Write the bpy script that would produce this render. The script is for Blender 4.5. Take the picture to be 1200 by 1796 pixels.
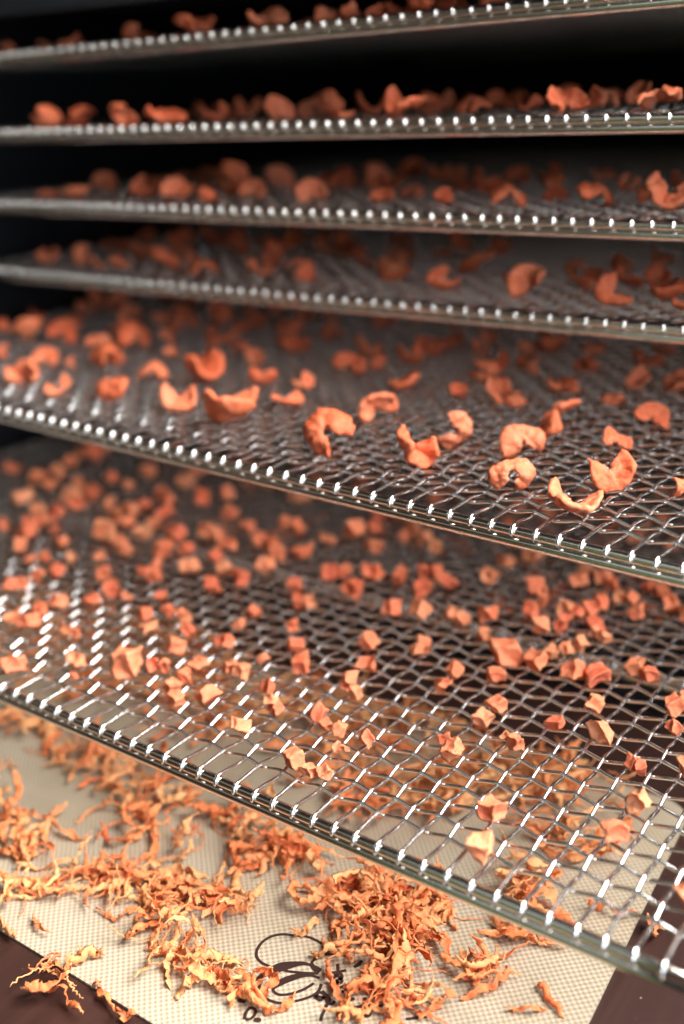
import bpy, bmesh, math, random
from mathutils import Vector, Matrix, noise

# ------------------------------------------------------------------ units
# one unit of the layout = one mesh cell of the drying trays (a quarter inch)
U = 0.00635
TABLE = -7.0                      # table top, in cells
def W(x, y, z): return Vector((x*U, y*U, (z-TABLE)*U))

scene = bpy.context.scene
for o in list(bpy.data.objects): bpy.data.objects.remove(o)
COL = scene.collection

# ------------------------------------------------------------------ camera
CR = Vector((0.8163991, 0.57620402, -0.03848943))
CU = Vector((-0.18177626, 0.31966878, 0.92992971))
CF = Vector((-0.5481331, 0.75219731, -0.36571752))
cam_d = bpy.data.cameras.new('camera'); cam = bpy.data.objects.new('camera', cam_d); COL.objects.link(cam)
M = Matrix.Identity(4)
for i in range(3):
    M[i][0] = CR[i]; M[i][1] = CU[i]; M[i][2] = -CF[i]
CAM = W(40.7338, -27.1915, 26.4774)
M.translation = CAM
cam.matrix_world = M
cam_d.sensor_fit = 'VERTICAL'; cam_d.sensor_height = 36.0; cam_d.sensor_width = 24.0
cam_d.lens = 1877.9/1796*36
cam_d.clip_start = 0.01; cam_d.clip_end = 20
cam_d.dof.use_dof = True
cam_d.dof.focus_distance = 44.0*U
cam_d.dof.aperture_fstop = 5.6
cam_d.dof.aperture_blades = 0
scene.camera = cam

# ------------------------------------------------------------------ light
world = bpy.data.worlds.new('World'); scene.world = world; world.use_nodes = True
wb = world.node_tree.nodes['Background']
wb.inputs[0].default_value = (0.52, 0.48, 0.46, 1); wb.inputs[1].default_value = 0.04

def area(name, loc, target, sx, sy, color, power):
    d = bpy.data.lights.new(name, 'AREA'); d.shape = 'RECTANGLE'; d.size = sx; d.size_y = sy
    d.color = color; d.energy = power
    o = bpy.data.objects.new(name, d); COL.objects.link(o); o.location = loc
    o.rotation_euler = (Vector(target)-Vector(loc)).to_track_quat('-Z', 'Y').to_euler()
    return o
C0 = W(15, 8, 2)
# bright skylight high on the right, just clearing the cabinet's top
area('skylight', C0+Vector((0.46, 0.15, 0.62)), C0, 0.56, 0.40, (1.0, 0.96, 0.93), 24)
# cool window light from the right, moved frontward as added fill for upper trays
area('window_fill', C0+Vector((0.70, -0.32, 0.20)), W(0, 24, 16), 0.36, 0.50, (0.76, 0.87, 1.0), 5.0)
# pale ceiling above and behind the photographer
area('ceiling_light', C0+Vector((-0.25, -0.95, 1.05)), C0, 0.5, 0.7, (0.90, 0.95, 1.0), 0.8)
# sunlit cream wall of the room, to the left of the photographer
area('wall_light', C0+Vector((-0.95, -0.85, 0.85)), C0+Vector((0, 0, 0.05)), 1.1, 0.6, (1.0, 0.82, 0.60), 0.38)
# garden seen through the window behind the photographer
area('garden_light', C0+Vector((-0.20, -1.40, 0.10)), C0+Vector((0, 0, 0.05)), 0.75, 0.65, (0.45, 0.80, 0.34), 0.6)

scene.view_settings.view_transform = 'Standard'
scene.view_settings.look = 'None'
scene.view_settings.exposure = 0.12
scene.view_settings.gamma = 1.0
scene.view_settings.use_curve_mapping = False
scene.render.engine = 'CYCLES'
scene.cycles.use_denoising = True
scene.cycles.max_bounces = 8
scene.cycles.caustics_reflective = False
scene.cycles.caustics_refractive = False

# ------------------------------------------------------------------ data: places of the pieces, in cells
SLICES={
 1:[(-26.71,27.1,1.14,0.57),(-23.59,28.1,1.21,0.8),(-19.07,26.1,1.52,0.95),(-20.69,29.1,1.19,0.64),(-13.91,27.1,1.48,0.74),(-14.58,29.1,1.14,0.68),(-7.36,25.6,2.47,1.1),(-1.61,25.6,2.45,1.31),(-2.04,30.1,0.86,0.86),(2.35,26.1,1.43,1.11),(3.89,26.1,1.25,0.69),(5.48,27.1,2.03,0.94),(8.28,26.1,1.8,0.9),(8.45,29.1,1.87,0.93),(12.28,27.1,1.75,0.94)],
 2:[(-20.17,24.4,2.01,1.24),(-18.17,25.4,2.11,1.23),(-12.83,24.4,1.82,1.09),(-9.17,24.4,2.48,1.06),(-15.43,35.4,2.08,1.45),(-6.78,26.4,1.77,1.35),(-9.99,33.4,1.96,1.57),(-1.83,26.4,1.87,1.53),(-1.61,29.4,1.76,1.58),(1.35,27.4,1.34,1.34),(3.84,25.4,0.96,0.64),(2.04,30.4,2.07,1.21),(7.74,25.4,2.09,1.69),(3.05,37.4,2.03,1.11),(10.83,27.4,1.84,1.29),(6.65,38.4,1.82,1.09),(12.18,31.4,1.6,1.28),(17.08,25.4,2.31,1.27),(16.38,32.4,1.71,1.25),(21.79,25.4,2.15,0.75),(10.98,39.4,1.77,1.42)],
 3:[(-22.77,25.66,1.55,1.02),(-19.41,25.54,2.07,1.2),(-21.82,30.46,1.79,1.62),(-14.88,27.57,2.17,1.77),(-10.81,26.52,2.19,1.51),(-21.0,38.54,2.28,1.37),(-7.67,26.06,1.54,1.03),(-8.91,29.93,2.31,1.93),(-5.22,27.72,1.83,1.46),(-7.67,33.45,2.18,1.98),(-0.14,27.04,2.09,1.57),(-3.9,34.63,2.14,1.56),(-0.96,36.32,2.13,1.94),(4.71,27.52,1.61,1.01),(-3.55,35.96,1.38,1.58),(-1.94,41.62,2.06,1.65),(9.25,26.94,1.35,1.22),(6.73,34.56,1.79,1.61),(0.36,43.94,1.66,1.24),(13.18,27.23,2.24,1.49),(14.85,29.46,1.32,0.88),(18.08,27.39,2.14,1.54),(22.08,27.14,2.56,2.27),(9.95,39.27,1.69,1.25),(12.58,41.33,1.7,1.25),(16.71,35.61,1.67,1.13)],
 4:[(-25.43,27.22,1.73,1.3),(-22.24,27.76,1.49,1.7),(-19.73,26.79,1.24,0.91),(-26.63,34.5,1.16,0.93),(-17.81,27.17,1.44,1.15),(-24.49,34.22,1.37,0.92),(-20.48,32.1,1.53,1.31),(-26.79,39.15,1.7,1.21),(-13.82,27.84,1.93,1.53),(-21.01,37.01,2.07,1.74),(-14.8,31.52,1.47,1.34),(-10.4,27.92,1.88,1.37),(-18.5,38.31,2.06,1.6),(-13.13,35.02,1.63,1.2),(-5.81,28.48,1.9,1.14),(-6.7,31.11,1.38,1.97),(-11.76,38.6,2.19,1.97),(-1.86,28.13,1.91,1.54),(-7.36,38.34,2.12,1.49),(-11.62,44.19,1.61,1.15),(-1.29,34.31,1.56,1.37),(3.74,30.3,2.16,1.8),(-0.16,38.28,1.01,0.81),(8.51,27.96,1.95,1.52),(7.6,33.78,2.18,1.52),(2.13,39.12,1.4,0.8),(13.97,28.11,1.99,1.67),(11.04,31.47,0.86,0.69),(16.05,30.35,1.56,1.14),(13.36,36.03,1.24,1.06),(19.04,27.86,1.89,1.83),(19.26,34.26,1.49,1.32),(21.29,29.97,2.0,1.23),(22.92,27.29,1.17,0.53),(1.61,42.15,1.65,1.45),(4.6,43.22,1.56,1.43),(-5.69,45.73,1.62,1.26)],
 5:[(-28.29,24.48,1.32,1.1),(-23.31,22.72,1.89,1.47),(-28.93,28.12,1.6,0.91),(-21.02,23.97,1.88,1.59),(-24.85,28.14,1.56,1.11),(-27.94,33.1,2.28,1.99),(-25.85,34.26,1.65,1.89),(-18.97,27.74,1.71,1.28),(-14.22,24.66,2.0,1.8),(-22.72,32.19,1.59,1.37),(-16.6,22.95,1.12,1.12),(-12.63,20.38,2.27,1.32),(-16.66,18.61,1.72,1.23),(-14.07,14.73,2.45,1.62),(-21.16,18.67,0.79,0.99),(-9.92,13.88,1.55,1.38),(-6.68,15.0,2.04,1.43),(-14.67,18.96,0.76,0.76),(-7.7,19.74,1.88,1.16),(-13.63,27.13,1.02,1.02),(-10.6,24.28,0.97,0.7),(-24.97,39.01,1.71,0.98),(-18.53,34.31,1.9,1.58),(-15.19,34.13,1.76,1.98),(-9.89,29.37,1.83,1.3),(-12.14,35.07,1.96,1.96),(-4.06,25.31,1.19,1.12),(-4.44,20.69,2.21,1.85),(-1.19,15.11,2.27,1.62),(-0.38,21.58,1.56,1.11),(3.48,14.34,2.7,1.69),(4.0,18.5,1.77,1.03),(2.33,22.17,1.3,1.03),(-7.42,33.59,1.87,1.25),(-3.8,29.0,2.25,1.16),(-3.72,33.63,1.54,1.14),(10.71,12.95,2.38,2.38),(-10.07,38.66,1.55,1.33),(2.76,26.36,1.97,1.43),(1.21,30.69,1.9,1.33),(5.01,29.99,1.75,1.17),(4.71,33.61,1.71,1.07),(-1.69,41.05,1.72,1.07),(7.69,34.06,1.31,1.2),(2.12,41.23,1.26,1.05),(11.21,28.3,1.77,1.36),(13.75,24.99,1.44,1.44),(15.05,24.85,1.2,0.95),(12.37,32.37,1.13,0.99),(15.65,33.22,1.46,0.87),(16.12,28.48,1.8,0.98),(19.49,27.64,1.19,0.69),(19.52,31.36,1.31,1.31),(22.9,24.46,1.6,1.31),(8.21,24.34,1.73,1.07),(9.83,18.75,1.99,1.78),(18.77,21.88,1.99,1.9),(15.83,16.8,1.74,1.69),(15.46,13.54,2.1,1.83),(19.16,17.12,1.96,1.64),(22.59,20.28,1.51,1.1),(20.92,12.77,1.95,1.5),(24.42,15.2,2.0,1.75),(24.26,11.57,2.17,1.29),(27.34,15.88,0.73,0.88),(13.77,38.28,1.49,0.97),(17.97,39.78,1.39,0.95),(11.04,38.95,1.46,0.92)],
}
DICE=[(-25.51,21.01,1.53,0.96),(-22.0,20.72,1.36,1.11),(-19.72,19.73,1.25,1.0),(-21.08,21.75,1.2,1.37),(-22.2,24.09,1.23,1.06),(-23.26,26.04,1.13,0.9),(-21.99,26.15,1.34,1.88),(-23.05,27.98,1.28,1.38),(-17.9,20.87,1.04,1.25),(-15.58,20.13,1.22,1.46),(-19.34,17.04,1.7,1.21),(-16.52,19.02,1.37,1.21),(-14.76,18.01,1.34,0.95),(-14.94,16.27,1.16,1.32),(-16.4,15.95,1.37,1.09),(-14.44,14.57,1.14,0.99),(-14.86,13.87,1.13,0.98),(-13.66,12.65,1.48,1.11),(-16.38,13.08,0.83,1.14),(-12.11,10.92,1.0,1.07),(-10.61,13.02,1.09,0.87),(-8.4,11.77,0.63,0.84),(-13.04,14.46,0.83,0.75),(-10.56,10.5,0.7,0.63),(-9.78,10.89,0.7,0.7),(-7.91,8.85,0.95,1.01),(-7.36,9.79,1.09,0.95),(-8.35,7.15,0.93,0.8),(-8.01,7.76,0.73,0.73),(-6.72,12.63,0.87,0.77),(-9.09,15.19,1.47,1.47),(-12.33,18.71,0.86,1.33),(-10.61,17.76,1.07,1.14),(-9.33,17.43,1.13,1.05),(-10.97,19.48,1.36,1.01),(-7.24,14.78,1.01,1.08),(-5.84,13.94,0.99,0.99),(-15.8,25.85,1.37,1.03),(-16.96,23.16,1.26,0.93),(-14.41,22.53,0.74,0.91),(-11.44,22.76,1.21,1.13),(-10.22,22.16,1.11,0.88),(-10.62,20.37,1.1,0.94),(-8.45,20.09,1.73,1.0),(-7.29,16.79,1.32,0.96),(-7.67,18.3,1.05,0.9),(-4.55,17.24,1.37,1.23),(-4.01,15.31,1.2,1.2),(-2.74,16.01,1.12,0.91),(-3.16,13.9,0.69,0.69),(-11.2,25.01,1.48,1.15),(-12.17,27.59,1.53,1.45),(-7.4,22.67,1.17,1.57),(-6.88,24.73,1.27,1.19),(-4.56,22.31,1.15,0.99),(-2.12,21.23,1.19,0.81),(-7.82,28.26,1.16,0.91),(-5.72,28.08,1.31,0.9),(-3.47,18.76,1.24,1.09),(-2.38,18.67,1.08,0.94),(-1.06,18.06,1.35,0.85),(-0.76,14.17,1.18,1.01),(-0.36,16.1,0.97,1.03),(1.1,15.14,1.01,0.94),(2.64,14.76,1.16,1.06),(2.08,13.0,1.04,0.98),(-3.14,12.69,0.81,0.68),(-1.99,12.41,0.94,0.94),(-4.81,11.16,1.15,0.88),(-2.79,9.85,1.05,0.98),(-0.26,22.79,1.11,1.11),(1.18,22.27,1.02,1.31),(-2.36,27.12,1.82,1.11),(-0.06,19.95,1.08,1.01),(1.13,19.47,1.06,0.92),(3.65,19.41,1.66,1.04),(3.15,16.6,1.28,1.08),(2.55,18.42,1.04,1.11),(3.67,22.01,1.14,1.0),(6.68,17.97,1.06,0.93),(7.32,18.31,0.86,0.86),(6.02,15.73,0.91,0.91),(7.3,14.2,0.76,0.82),(7.84,14.52,0.82,0.82),(6.15,11.76,0.92,0.8),(6.47,10.17,0.75,0.72),(0.38,10.67,0.8,0.71),(2.07,9.5,0.81,0.87),(2.86,9.63,0.87,0.8),(1.28,8.45,0.87,0.8),(2.58,7.49,1.03,0.78),(3.8,9.03,0.61,0.91),(4.59,8.3,0.78,0.72),(-1.4,9.71,0.64,0.58),(-2.71,8.28,1.02,0.77),(-4.14,7.08,1.02,0.89),(-4.35,5.95,0.88,0.82),(-5.0,4.58,1.19,0.75),(-3.38,4.45,1.17,0.86),(-1.36,5.2,0.85,0.67),(-0.54,5.06,0.72,0.72),(5.25,6.67,1.1,1.05),(9.06,11.42,0.78,0.84),(10.36,10.05,0.98,0.75),(7.23,8.21,1.11,0.87),(11.84,8.45,0.89,1.06),(9.8,8.09,0.71,0.74),(4.63,23.61,1.37,1.22),(5.49,24.71,1.16,0.94),(6.69,22.74,1.33,0.98),(7.5,24.88,1.0,0.86),(7.44,26.12,1.09,0.87),(8.95,25.03,0.99,0.92),(10.12,24.3,0.9,0.9),(4.21,26.97,1.2,0.97),(7.36,18.88,0.67,0.87),(9.05,18.98,1.48,1.05),(9.36,16.54,1.43,1.08),(10.7,19.41,0.98,1.17),(12.53,18.65,1.11,1.27),(11.46,20.75,0.86,0.86),(12.04,21.15,0.85,0.79),(13.25,20.3,1.22,0.97),(12.37,15.86,1.1,0.92),(13.97,16.21,1.27,1.09),(15.46,16.94,0.78,0.91),(16.11,16.88,0.84,0.9),(17.12,17.89,1.08,0.96),(17.85,21.86,1.07,1.13),(18.69,20.97,0.56,1.36),(18.84,19.36,0.72,1.33),(14.85,22.34,1.24,0.91),(14.6,24.87,1.08,0.67),(15.74,26.12,1.35,0.88),(19.47,24.2,1.21,0.89),(20.54,25.06,1.09,0.83),(21.15,24.79,0.89,0.76),(19.14,25.92,0.98,0.72),(22.05,23.68,0.81,0.74),(22.74,23.56,0.74,0.8),(23.08,25.43,1.13,0.75),(23.82,25.06,0.93,0.74),(24.75,23.94,1.03,1.03),(23.41,26.97,0.89,0.57),(23.66,21.86,0.95,0.89),(20.33,20.53,1.21,1.03),(21.03,20.48,0.78,0.84),(21.28,21.39,0.91,0.85),(21.61,22.02,0.79,1.1),(20.83,18.88,1.12,1.12),(22.09,20.0,1.03,0.83),(20.06,17.92,0.99,0.99),(22.61,19.07,0.75,0.64),(23.18,18.86,0.75,0.63),(17.91,15.94,0.81,0.76),(13.35,12.17,1.16,1.1),(15.88,12.76,0.74,0.68),(15.87,13.5,0.69,0.98),(14.47,10.34,1.11,0.84),(18.53,11.88,0.93,1.09),(19.82,14.56,1.68,1.29),(21.49,14.51,1.1,0.99),(21.49,16.15,1.01,0.79),(22.08,16.71,0.84,0.79),(22.48,17.5,0.85,0.96),(20.35,12.59,0.97,0.76),(23.31,14.71,1.3,1.03),(24.38,14.9,1.18,1.18),(25.59,16.83,0.98,0.87),(26.33,16.61,0.86,0.75),(25.69,23.37,0.6,0.89),(-0.29,0.97,1.25,0.91),(1.94,2.99,1.08,0.91),(4.88,3.73,1.4,1.46),(5.59,4.7,0.79,0.79),(6.08,5.0,0.68,0.79),(7.55,5.84,1.23,0.95),(7.67,4.78,0.77,0.83),(7.67,3.87,0.93,0.71),(8.72,2.94,1.06,0.74),(9.88,3.9,1.33,0.9),(2.59,2.2,0.45,0.34),(9.09,6.41,0.83,0.83),(9.78,6.45,0.94,0.83),(11.69,6.15,0.81,0.81),(12.73,5.09,0.68,0.89),(13.18,4.96,0.68,0.63),(14.71,8.47,0.97,1.03),(15.49,7.97,0.8,0.48),(18.69,10.45,0.85,0.8),(12.84,2.74,0.81,0.86),(15.3,5.3,0.92,1.13),(15.88,5.06,0.66,0.66),(16.63,4.99,0.75,0.75),(17.29,3.87,0.29,0.83),(17.5,4.1,0.59,0.29),(18.14,4.95,0.69,0.93),(16.34,2.13,0.96,0.86),(17.22,2.0,0.76,0.62),(17.92,2.2,0.71,0.71),(21.52,10.46,1.03,0.77),(21.49,9.2,1.11,0.81),(22.95,8.5,0.54,0.49),(23.59,8.16,0.78,0.73),(24.38,10.39,0.95,0.65),(26.44,10.47,1.27,1.02),(25.29,12.56,1.07,0.97),(28.32,14.22,0.91,1.12),(28.84,12.71,0.74,0.79),(28.46,15.19,0.57,0.77),(28.27,9.27,0.7,0.84),(28.71,9.16,0.56,0.7),(30.16,10.22,0.6,0.84),(21.7,6.08,1.01,1.01),(20.85,6.86,0.64,0.54),(25.02,3.31,1.27,0.88),(25.53,1.4,1.09,0.97),(29.45,4.65,1.23,0.72),(29.43,6.92,1.06,0.97),(32.56,3.03,0.47,0.79)]
SHRED_PATHS=[[(2.53,-2.88),(1.38,-2.42),(0.36,-0.97)],[(0.36,-0.97),(1.31,-1.28),(2.25,-1.97)],[(4.15,-3.19),(2.54,-2.04),(2.63,-0.7)],[(4.06,-2.78),(3.02,-1.73),(2.81,-0.85)],[(2.28,-0.4),(3.75,-0.76),(5.22,-0.43)],[(3.68,0.22),(3.67,1.55),(3.54,2.86)],[(5.1,0.61),(6.53,0.01),(7.17,0.91)],[(5.69,2.56),(7.52,1.64),(9.44,-0.05)],[(3.86,-3.62),(5.23,-2.74),(6.22,-1.87)],[(5.62,-3.41),(6.82,-2.41),(7.4,-1.35)],[(5.63,-4.73),(5.77,-4.2),(6.07,-3.79)],[(9.03,-3.4),(9.86,-3.49),(10.47,-3.22),(10.52,-2.23)],[(11.12,-2.47),(10.5,-1.6),(10.59,-0.67),(10.74,0.1)],[(7.08,-5.28),(7.84,-5.61),(8.66,-5.67)],[(5.93,-6.23),(6.89,-6.62),(7.54,-6.6)],[(10.34,-8.29),(10.6,-7.77),(11.63,-7.62),(12.36,-7.83),(13.16,-7.8)],[(9.76,-7.06),(10.04,-6.69),(10.62,-6.68)],[(10.42,-7.18),(11.03,-6.96),(10.86,-6.34),(10.56,-5.61)],[(10.88,-6.51),(11.11,-5.63),(11.49,-5.19)],[(12.19,-6.31),(12.88,-6.64),(14.1,-7.03)],[(14.1,-7.03),(14.56,-6.95),(14.86,-6.69)],[(15.59,-5.21),(15.47,-4.42),(15.86,-3.82)],[(13.73,-3.93),(13.87,-2.7),(14.04,-1.8)],[(12.67,-3.86),(13.82,-3.68),(14.73,-3.28)],[(13.79,1.96),(13.6,2.94),(12.92,3.74)],[(17.78,-4.46),(17.5,-3.79),(17.8,-3.08),(18.01,-2.06)],[(17.83,-3.41),(19.03,-3.7),(19.51,-3.23),(19.45,-2.42)],[(19.54,-0.53),(20.04,-1.1),(20.64,-1.47),(21.35,-1.96)],[(17.42,-0.09),(17.75,0.59),(17.87,1.26)],[(18.78,-0.5),(19.26,-0.23),(19.63,0.27)],[(18.58,1.33),(19.15,1.03),(19.48,0.36)],[(19.6,1.01),(19.96,0.41),(20.42,0.04)],[(20.85,-1.17),(21.32,-1.14),(21.71,-0.71),(21.22,0.02),(20.93,0.67)],[(21.22,3.91),(21.89,2.22),(22.04,1.1),(22.25,0.05)],[(21.1,5.77),(22.4,4.67),(23.05,4.02)],[(23.83,4.24),(25.07,5.32),(25.4,6.44)],[(24.67,1.63),(24.83,2.9),(25.54,3.73),(26.12,4.96)],[(25.05,0.95),(25.66,1.69),(26.05,2.53),(25.83,3.3)],[(24.22,3.24),(24.51,2.99),(24.81,2.64)],[(27.19,3.27),(27.84,2.77),(28.72,2.26)],[(26.7,1.46),(27.51,1.79),(27.98,2.3)],[(27.17,7.99),(27.61,8.56),(28.39,8.53),(29.17,8.75)],[(29.58,8.74),(29.95,8.86),(30.32,8.71)],[(29.69,8.69),(30.0,8.31),(30.23,7.89)]]
CLUMPS=[("heap below the left of the lowest tray's rim", [(6.14, 1.53, 1.44, 0.91, 1.1, -1.07, 12), (6.47, 3.6, 1.23, 0.78, 0.96, -1.0, 10), (9.28, 2.25, 0.94, 0.6, 0.85, -0.91, 7)]), ("heap below the middle of the lowest tray's rim", [(10.26, 4.92, 1.44, 0.91, 0.99, -1.17, 14), (12.81, 4.01, 1.15, 0.73, 1.01, -1.25, 14), (14.92, 3.92, 1.12, 0.72, 0.7, -0.92, 12)]), ('long band across the left of the mat', [(6.07, -4.45, 1.32, 0.85, 0.58, -0.48, 9), (6.81, -3.09, 1.56, 1.0, 0.58, -0.51, 12), (8.31, -1.68, 1.34, 0.86, 0.84, -0.79, 16), (10.19, -1.36, 1.1, 0.7, 0.65, -0.66, 12), (12.23, -0.92, 1.29, 0.83, 0.96, -1.04, 16), (13.73, 0.05, 1.07, 0.69, 0.69, -0.8, 12)]), ('small heap left of the printed emblem', [(12.59, -2.74, 0.83, 0.53, 0.69, -0.72, 8), (14.53, -3.41, 1.0, 0.65, 0.64, -0.68, 10), (16.54, -3.2, 0.78, 0.51, 0.39, -0.45, 7), (17.98, -3.48, 0.67, 0.43, 0.29, -0.35, 4)]), ('big heap above the printed emblem', [(18.2, 2.5, 1.26, 0.81, 0.78, -1.11, 20), (19.49, 4.18, 1.49, 0.95, 0.76, -1.18, 22), (19.99, 1.64, 1.21, 0.79, 0.71, -1.05, 16), (21.43, 2.97, 1.02, 0.65, 0.84, -1.36, 18), (21.55, 4.66, 0.83, 0.54, 0.69, -1.17, 13)]), ('heap right of the printed emblem', [(22.17, 0.46, 0.97, 0.63, 0.78, -1.21, 18), (22.36, -1.47, 0.93, 0.61, 0.3, -0.45, 9), (23.74, 0.1, 0.56, 0.36, 0.43, -0.71, 5)]), ("heap beside the mat's right edge", [(25.18, 6.18, 0.81, 0.52, 0.37, -0.75, 10), (26.28, 6.1, 1.0, 0.64, 0.34, -0.74, 10), (25.25, 2.46, 0.95, 0.62, 0.54, -1.02, 8)]), ("loose shreds at the mat's far left", [(-2.68, 4.44, 1.65, 1.03, 1.08, -0.93, 14), (-5.76, 4.56, 1.43, 0.88, 0.95, -0.78, 9), (0.35, 3.8, 1.59, 0.99, 1.17, -1.06, 16), (3.32, 3.87, 1.29, 0.81, 1.07, -1.03, 14), (4.67, 5.9, 1.04, 0.65, 1.05, -1.1, 8), (-2.52, 0.78, 0.52, 0.33, 1.23, -0.97, 4), (1.85, -0.93, 1.22, 0.77, 1.05, -0.88, 8), (3.2, -3.09, 0.93, 0.6, 0.82, -0.66, 6)]), ("few shreds over the mat's front edge", [(11.17, -7.22, 0.88, 0.57, 0.79, -0.7, 5)])]
FAR_CLUMPS=[(15.25,9.15,1.45,0.91,0.75,-1.11,10),(16.69,11.15,1.95,1.23,0.96,-1.55,16),(18.93,14.26,1.98,1.24,0.9,-1.68,16),(22.14,16.28,1.72,1.07,0.8,-1.74,14),(11.79,11.58,1.81,1.13,1.17,-1.65,12),(24.45,8.22,0.64,0.41,0.48,-0.97,6),(24.83,11.66,0.89,0.57,0.49,-1.1,5),(25.26,17.66,1.21,0.76,0.52,-1.33,6),(-6.54,10.04,3.06,1.87,2.03,-1.84,14),(1.76,11.33,2.86,1.77,2.01,-2.21,20),(6.04,13.98,2.26,1.4,1.46,-1.87,16),(-7.2,15.61,3.27,1.98,2.19,-2.18,16),(12.31,16.45,2.73,1.69,1.21,-1.91,16),(18.01,19.31,2.14,1.32,0.76,-1.5,12),(-0.69,19.55,3.21,1.94,1.45,-1.76,14),(8.86,21.88,3.02,1.84,1.11,-1.74,12),(-16.16,15.04,2.81,1.69,2.7,-2.28,14),(-12.17,20.57,3.59,2.13,1.97,-1.96,12),(-1.61,23.75,3.38,2.03,1.04,-1.33,8),(-13.54,9.97,1.96,1.19,1.83,-1.46,8),(22.66,20.23,1.54,0.96,0.51,-1.23,8)]
LOGO=[[(19.0,0.38,0.036),(18.56,0.43,0.048),(17.9,0.4,0.06),(17.3,0.13,0.083),(16.89,-0.08,0.095),(16.6,-0.4,0.095),(16.47,-0.82,0.077),(16.53,-1.27,0.06),(16.71,-1.58,0.054),(16.96,-1.74,0.048),(17.23,-1.8,0.042),(17.61,-1.76,0.036),(18.33,-1.58,0.036),(18.9,-1.32,0.048),(19.49,-0.99,0.048)],[(19.44,-0.87,0.202),(19.19,-0.83,0.179),(18.95,-0.8,0.095),(18.65,-0.89,0.131),(18.42,-1.07,0.19),(18.17,-1.33,0.274),(17.98,-1.56,0.31),(17.84,-1.86,0.274),(17.69,-2.14,0.202),(17.64,-2.39,0.179),(17.69,-2.67,0.179),(17.9,-2.93,0.167),(18.2,-3.13,0.131),(18.67,-3.16,0.083),(19.09,-3.05,0.054),(19.4,-2.81,0.048),(19.74,-2.42,0.06),(19.99,-2.0,0.083),(20.03,-1.68,0.06),(19.91,-1.36,0.036)],[(19.68,-1.16,0.03),(19.28,-1.24,0.095),(18.95,-1.47,0.167),(18.66,-1.86,0.214),(18.48,-2.24,0.202),(18.43,-2.54,0.131),(18.52,-2.7,0.06),(18.73,-2.74,0.042),(18.98,-2.64,0.042),(19.26,-2.35,0.054),(19.51,-1.93,0.048),(19.64,-1.49,0.03)],[(19.41,0.32,0.179),(19.13,0.06,0.155),(18.93,-0.28,0.119),(18.9,-0.53,0.083),(18.96,-0.72,0.095),(19.25,-0.86,0.155),(19.49,-0.85,0.179)],[(19.85,-0.14,0.054),(20.04,-0.39,0.054),(20.18,-0.61,0.054)],[(19.78,-0.75,0.048),(20.06,-0.54,0.054),(20.34,-0.23,0.06)],[(20.51,0.08,0.083),(20.59,0.29,0.119),(20.6,0.55,0.083)],[(20.08,-0.72,0.06),(20.26,-0.51,0.048),(20.43,-0.67,0.06),(20.33,-0.91,0.048),(20.56,-0.94,0.071),(20.19,-0.92,0.048),(20.22,-0.67,0.06),(20.54,-0.82,0.048),(20.41,-1.13,0.048)],[(20.64,-1.15,0.06),(20.77,-0.94,0.048),(20.92,-1.05,0.06),(20.96,-0.81,0.048),(21.11,-0.93,0.06),(21.15,-0.69,0.048),(21.33,-0.75,0.048),(20.84,-1.24,0.054),(21.1,-1.02,0.048)],[(20.13,-2.0,0.048),(20.1,-1.76,0.048),(20.37,-1.76,0.048),(20.38,-2.05,0.048),(20.08,-2.03,0.048),(20.46,-1.87,0.048),(20.7,-2.01,0.083),(20.86,-1.95,0.054),(20.87,-1.77,0.048)],[(20.15,-1.64,0.048),(20.51,-1.75,0.071),(20.7,-1.88,0.071),(20.73,-2.11,0.095),(20.81,-2.4,0.089),(20.89,-2.67,0.083),(21.0,-2.88,0.083)],[(21.13,-1.5,0.107),(21.31,-1.42,0.131),(21.47,-1.25,0.083)],[(21.78,-1.15,0.155),(21.86,-1.1,0.202),(21.92,-1.06,0.155)],[(22.62,-0.96,0.083),(22.35,-1.06,0.095),(22.08,-1.25,0.071),(21.92,-1.51,0.071),(21.92,-1.76,0.071),(22.1,-1.83,0.071),(22.4,-1.67,0.06),(22.36,-1.47,0.048)],[(21.47,-1.84,0.036),(21.67,-1.65,0.048),(21.95,-1.36,0.06)],[(17.62,-3.85,0.083),(17.8,-3.79,0.131),(17.96,-3.77,0.071)],[(18.47,-4.42,0.048),(18.32,-4.19,0.071),(18.29,-3.89,0.083),(18.49,-3.83,0.083),(18.65,-4.01,0.083),(18.65,-4.28,0.083),(18.5,-4.41,0.06)],[(18.77,-4.22,0.083),(18.92,-4.17,0.155),(19.05,-4.12,0.083)],[(23.7,-1.0,0.06),(24.04,-0.71,0.095),(24.36,-0.4,0.06)]]

# ------------------------------------------------------------------ helpers
def tag(o, label=None, cat=None, group=None, kind=None):
    if label: o['label'] = label
    if cat: o['category'] = cat
    if group: o['group'] = group
    if kind: o['kind'] = kind
    return o
def mesh_obj(name, me, parent=None):
    o = bpy.data.objects.new(name, me); COL.objects.link(o)
    if parent is not None: o.parent = parent
    return o
def mesh_from(name, vs, fs, mat, smooth=True):
    me = bpy.data.meshes.new(name); me.from_pydata(vs, [], fs); me.update()
    if smooth: me.polygons.foreach_set('use_smooth', [True]*len(me.polygons))
    me.materials.append(mat); return me
def box_mesh(name, lo, hi, mat, bevel=0.0):
    bm = bmesh.new(); bmesh.ops.create_cube(bm, size=1)
    for v in bm.verts:
        v.co = Vector([(lo[i]+hi[i])/2 + v.co[i]*(hi[i]-lo[i]) for i in range(3)])
    if bevel: bmesh.ops.bevel(bm, geom=bm.edges[:], offset=bevel, segments=3, affect='EDGES', profile=0.5)
    me = bpy.data.meshes.new(name); bm.to_mesh(me); bm.free(); me.materials.append(mat); return me
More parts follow.
